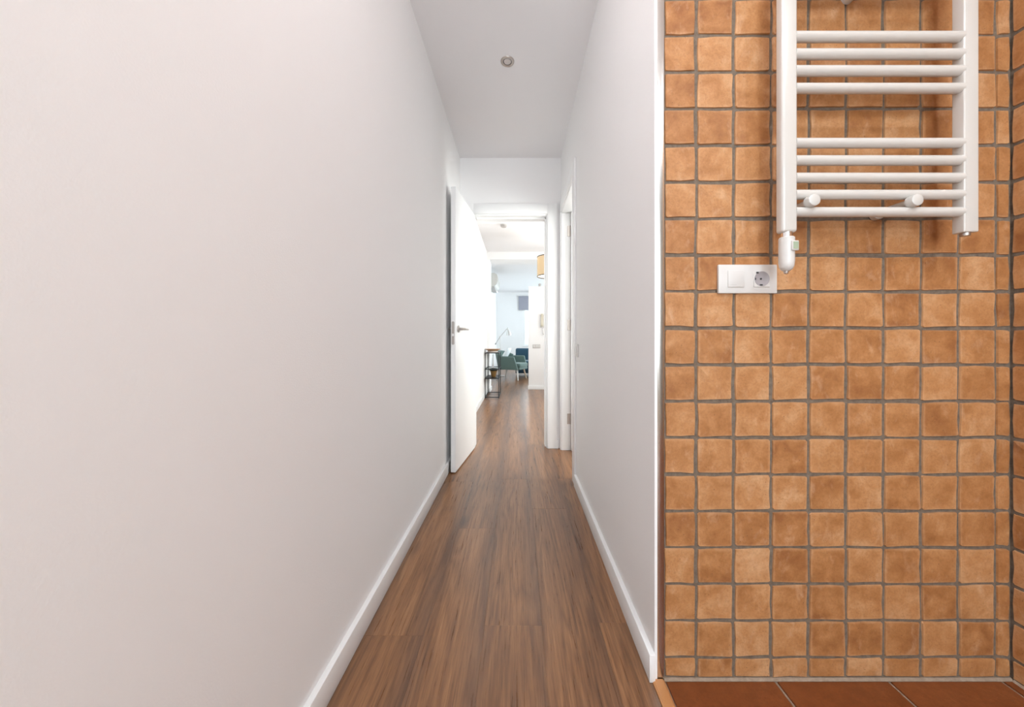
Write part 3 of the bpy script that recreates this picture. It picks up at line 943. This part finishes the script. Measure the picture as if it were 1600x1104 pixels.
def shell():
    m = MB()
    path = []
    for i in range(5):
        path.append((0.30 - 0.10 * i, -0.31, i))
    n = 10
    for i in range(n + 1):
        a = -PI / 2 - PI * i / n
        path.append((-0.10 + 0.21 * math.cos(a) * 1.0, 0.31 * math.sin(a), 5 + i))
    for i in range(5):
        path.append((-0.10 + 0.10 * i, 0.31, 16 + i))
    N = len(path)
    rings = []
    for i, (x, y, _) in enumerate(path):
        u = abs(i - (N - 1) / 2) / ((N - 1) / 2)     # 0 at the back, 1 at the arm fronts
        top = 0.70 - 0.13 * min(1, max(0, (u - 0.15) / 0.45))
        d = Vector((x + 0.02, y, 0)) if u < 0.55 else Vector((0, y, 0))
        d.normalize()
        th = 0.055
        lean = 0.10 * (1 - 0.55 * u)
        front = 0.0
        if u > 0.93:
            front = -0.13
        bot = 0.25
        sec = []
        for off, z in ((0, bot), (th, bot), (th, 0.5 * (bot + top)), (th, top - 0.02), (th * 0.5, top), (0, top - 0.02), (0, 0.5 * (bot + top))):
            k = (z - bot) / 0.45
            sec.append(m.bm.verts.new((x + d.x * (off - th + lean * k) + front * k, y + d.y * (off - th + lean * k), z)))
        rings.append(sec)
    for a, b in zip(rings, rings[1:]):
        for i in range(7):
            j = (i + 1) % 7
            m.bm.faces.new((a[i], a[j], b[j], b[i]))
    m.bm.faces.new(rings[0][::-1])
    m.bm.faces.new(rings[-1])
    return m


shell().build('backrest_shell', 'green', ch, bevel=0.0, smooth=True)
bx(-0.24, 0.33, -0.255, 0.255, 0.245, 0.30).build('seat_base', 'green', ch, bevel=0.02, seg=3)
bx(-0.22, 0.34, -0.25, 0.25, 0.295, 0.40).build('seat_cushion', 'green', ch, bevel=0.035, seg=4)
for sx, sy in ((1, -1), (1, 1), (-1, -1), (-1, 1)):
    MB().cyl((0.22 * sx + (0.02 if sx > 0 else 0), 0.20 * sy, 0.25), (0.29 * sx, 0.255 * sy, 0.0005), 0.024, 0.013, 14).build('leg', 'palewood' if sx > 0 and sy > 0 else 'whitewood', ch, smooth=True)


def pillow(name, label, loc, size, rot, material):
    n = 12
    m = MB()
    grid = {}
    for s in (1, -1):
        for i in range(n + 1):
            for j in range(n + 1):
                u, v = i / n * 2 - 1, j / n * 2 - 1
                edge = i in (0, n) or j in (0, n)
                if s == -1 and edge:
                    grid[s, i, j] = grid[1, i, j]
                    continue
                t_ = (max(0, (1 - u * u)) * max(0, (1 - v * v))) ** 0.45
                pin = 1 - 0.06 * (1 - abs(u * v))
                grid[s, i, j] = m.bm.verts.new((u * size[0] / 2 * pin, v * size[1] / 2 * pin, s * t_ * size[2] / 2))
        for i in range(n):
            for j in range(n):
                m.bm.faces.new((grid[s, i, j], grid[s, i + 1, j], grid[s, i + 1, j + 1], grid[s, i, j + 1]))
    o = m.build(name, material, None, loc, smooth=True)
    o.rotation_euler = rot
    return tag(o, label, 'cushion')


pillow('scatter_cushion', 'white cushion leaning against the green armchair back', (-0.30, 8.36, 0.585), (0.42, 0.42, 0.12), (math.radians(58), 0, math.radians(-100)), 'cushion')

# sofa
sf = thing('sofa', 'dark blue sofa behind the green armchair', 'sofa', (0.80, 9.2, 0))
bx(-0.86, 0.95, -0.42, 0.45, 0.10, 0.30).build('base', 'blue', sf, bevel=0.02, seg=3)
bx(-0.86, 0.04, -0.44, 0.22, 0.295, 0.42).build('seat_cushion', 'blue', sf, bevel=0.035, seg=4)
bx(0.05, 0.95, -0.44, 0.22, 0.295, 0.42).build('seat_cushion', 'blue', sf, bevel=0.035, seg=4)
bx(-0.86, 0.95, 0.30, 0.46, 0.25, 0.69).build('backrest', 'blue', sf, bevel=0.04, seg=4)
bx(-0.86, 0.04, 0.10, 0.33, 0.40, 0.735).build('back_cushion', 'blue', sf, bevel=0.05, seg=4)
bx(0.05, 0.95, 0.10, 0.33, 0.40, 0.735).build('back_cushion', 'blue', sf, bevel=0.05, seg=4)
for x in (-0.80, 0.89):
    for y in (-0.36, 0.38):
        MB().cyl((x, y, 0.11), (x, y, 0.0005), 0.02, 0.014, 12).build('leg', 'black', sf)

bpy.context.view_layer.update()
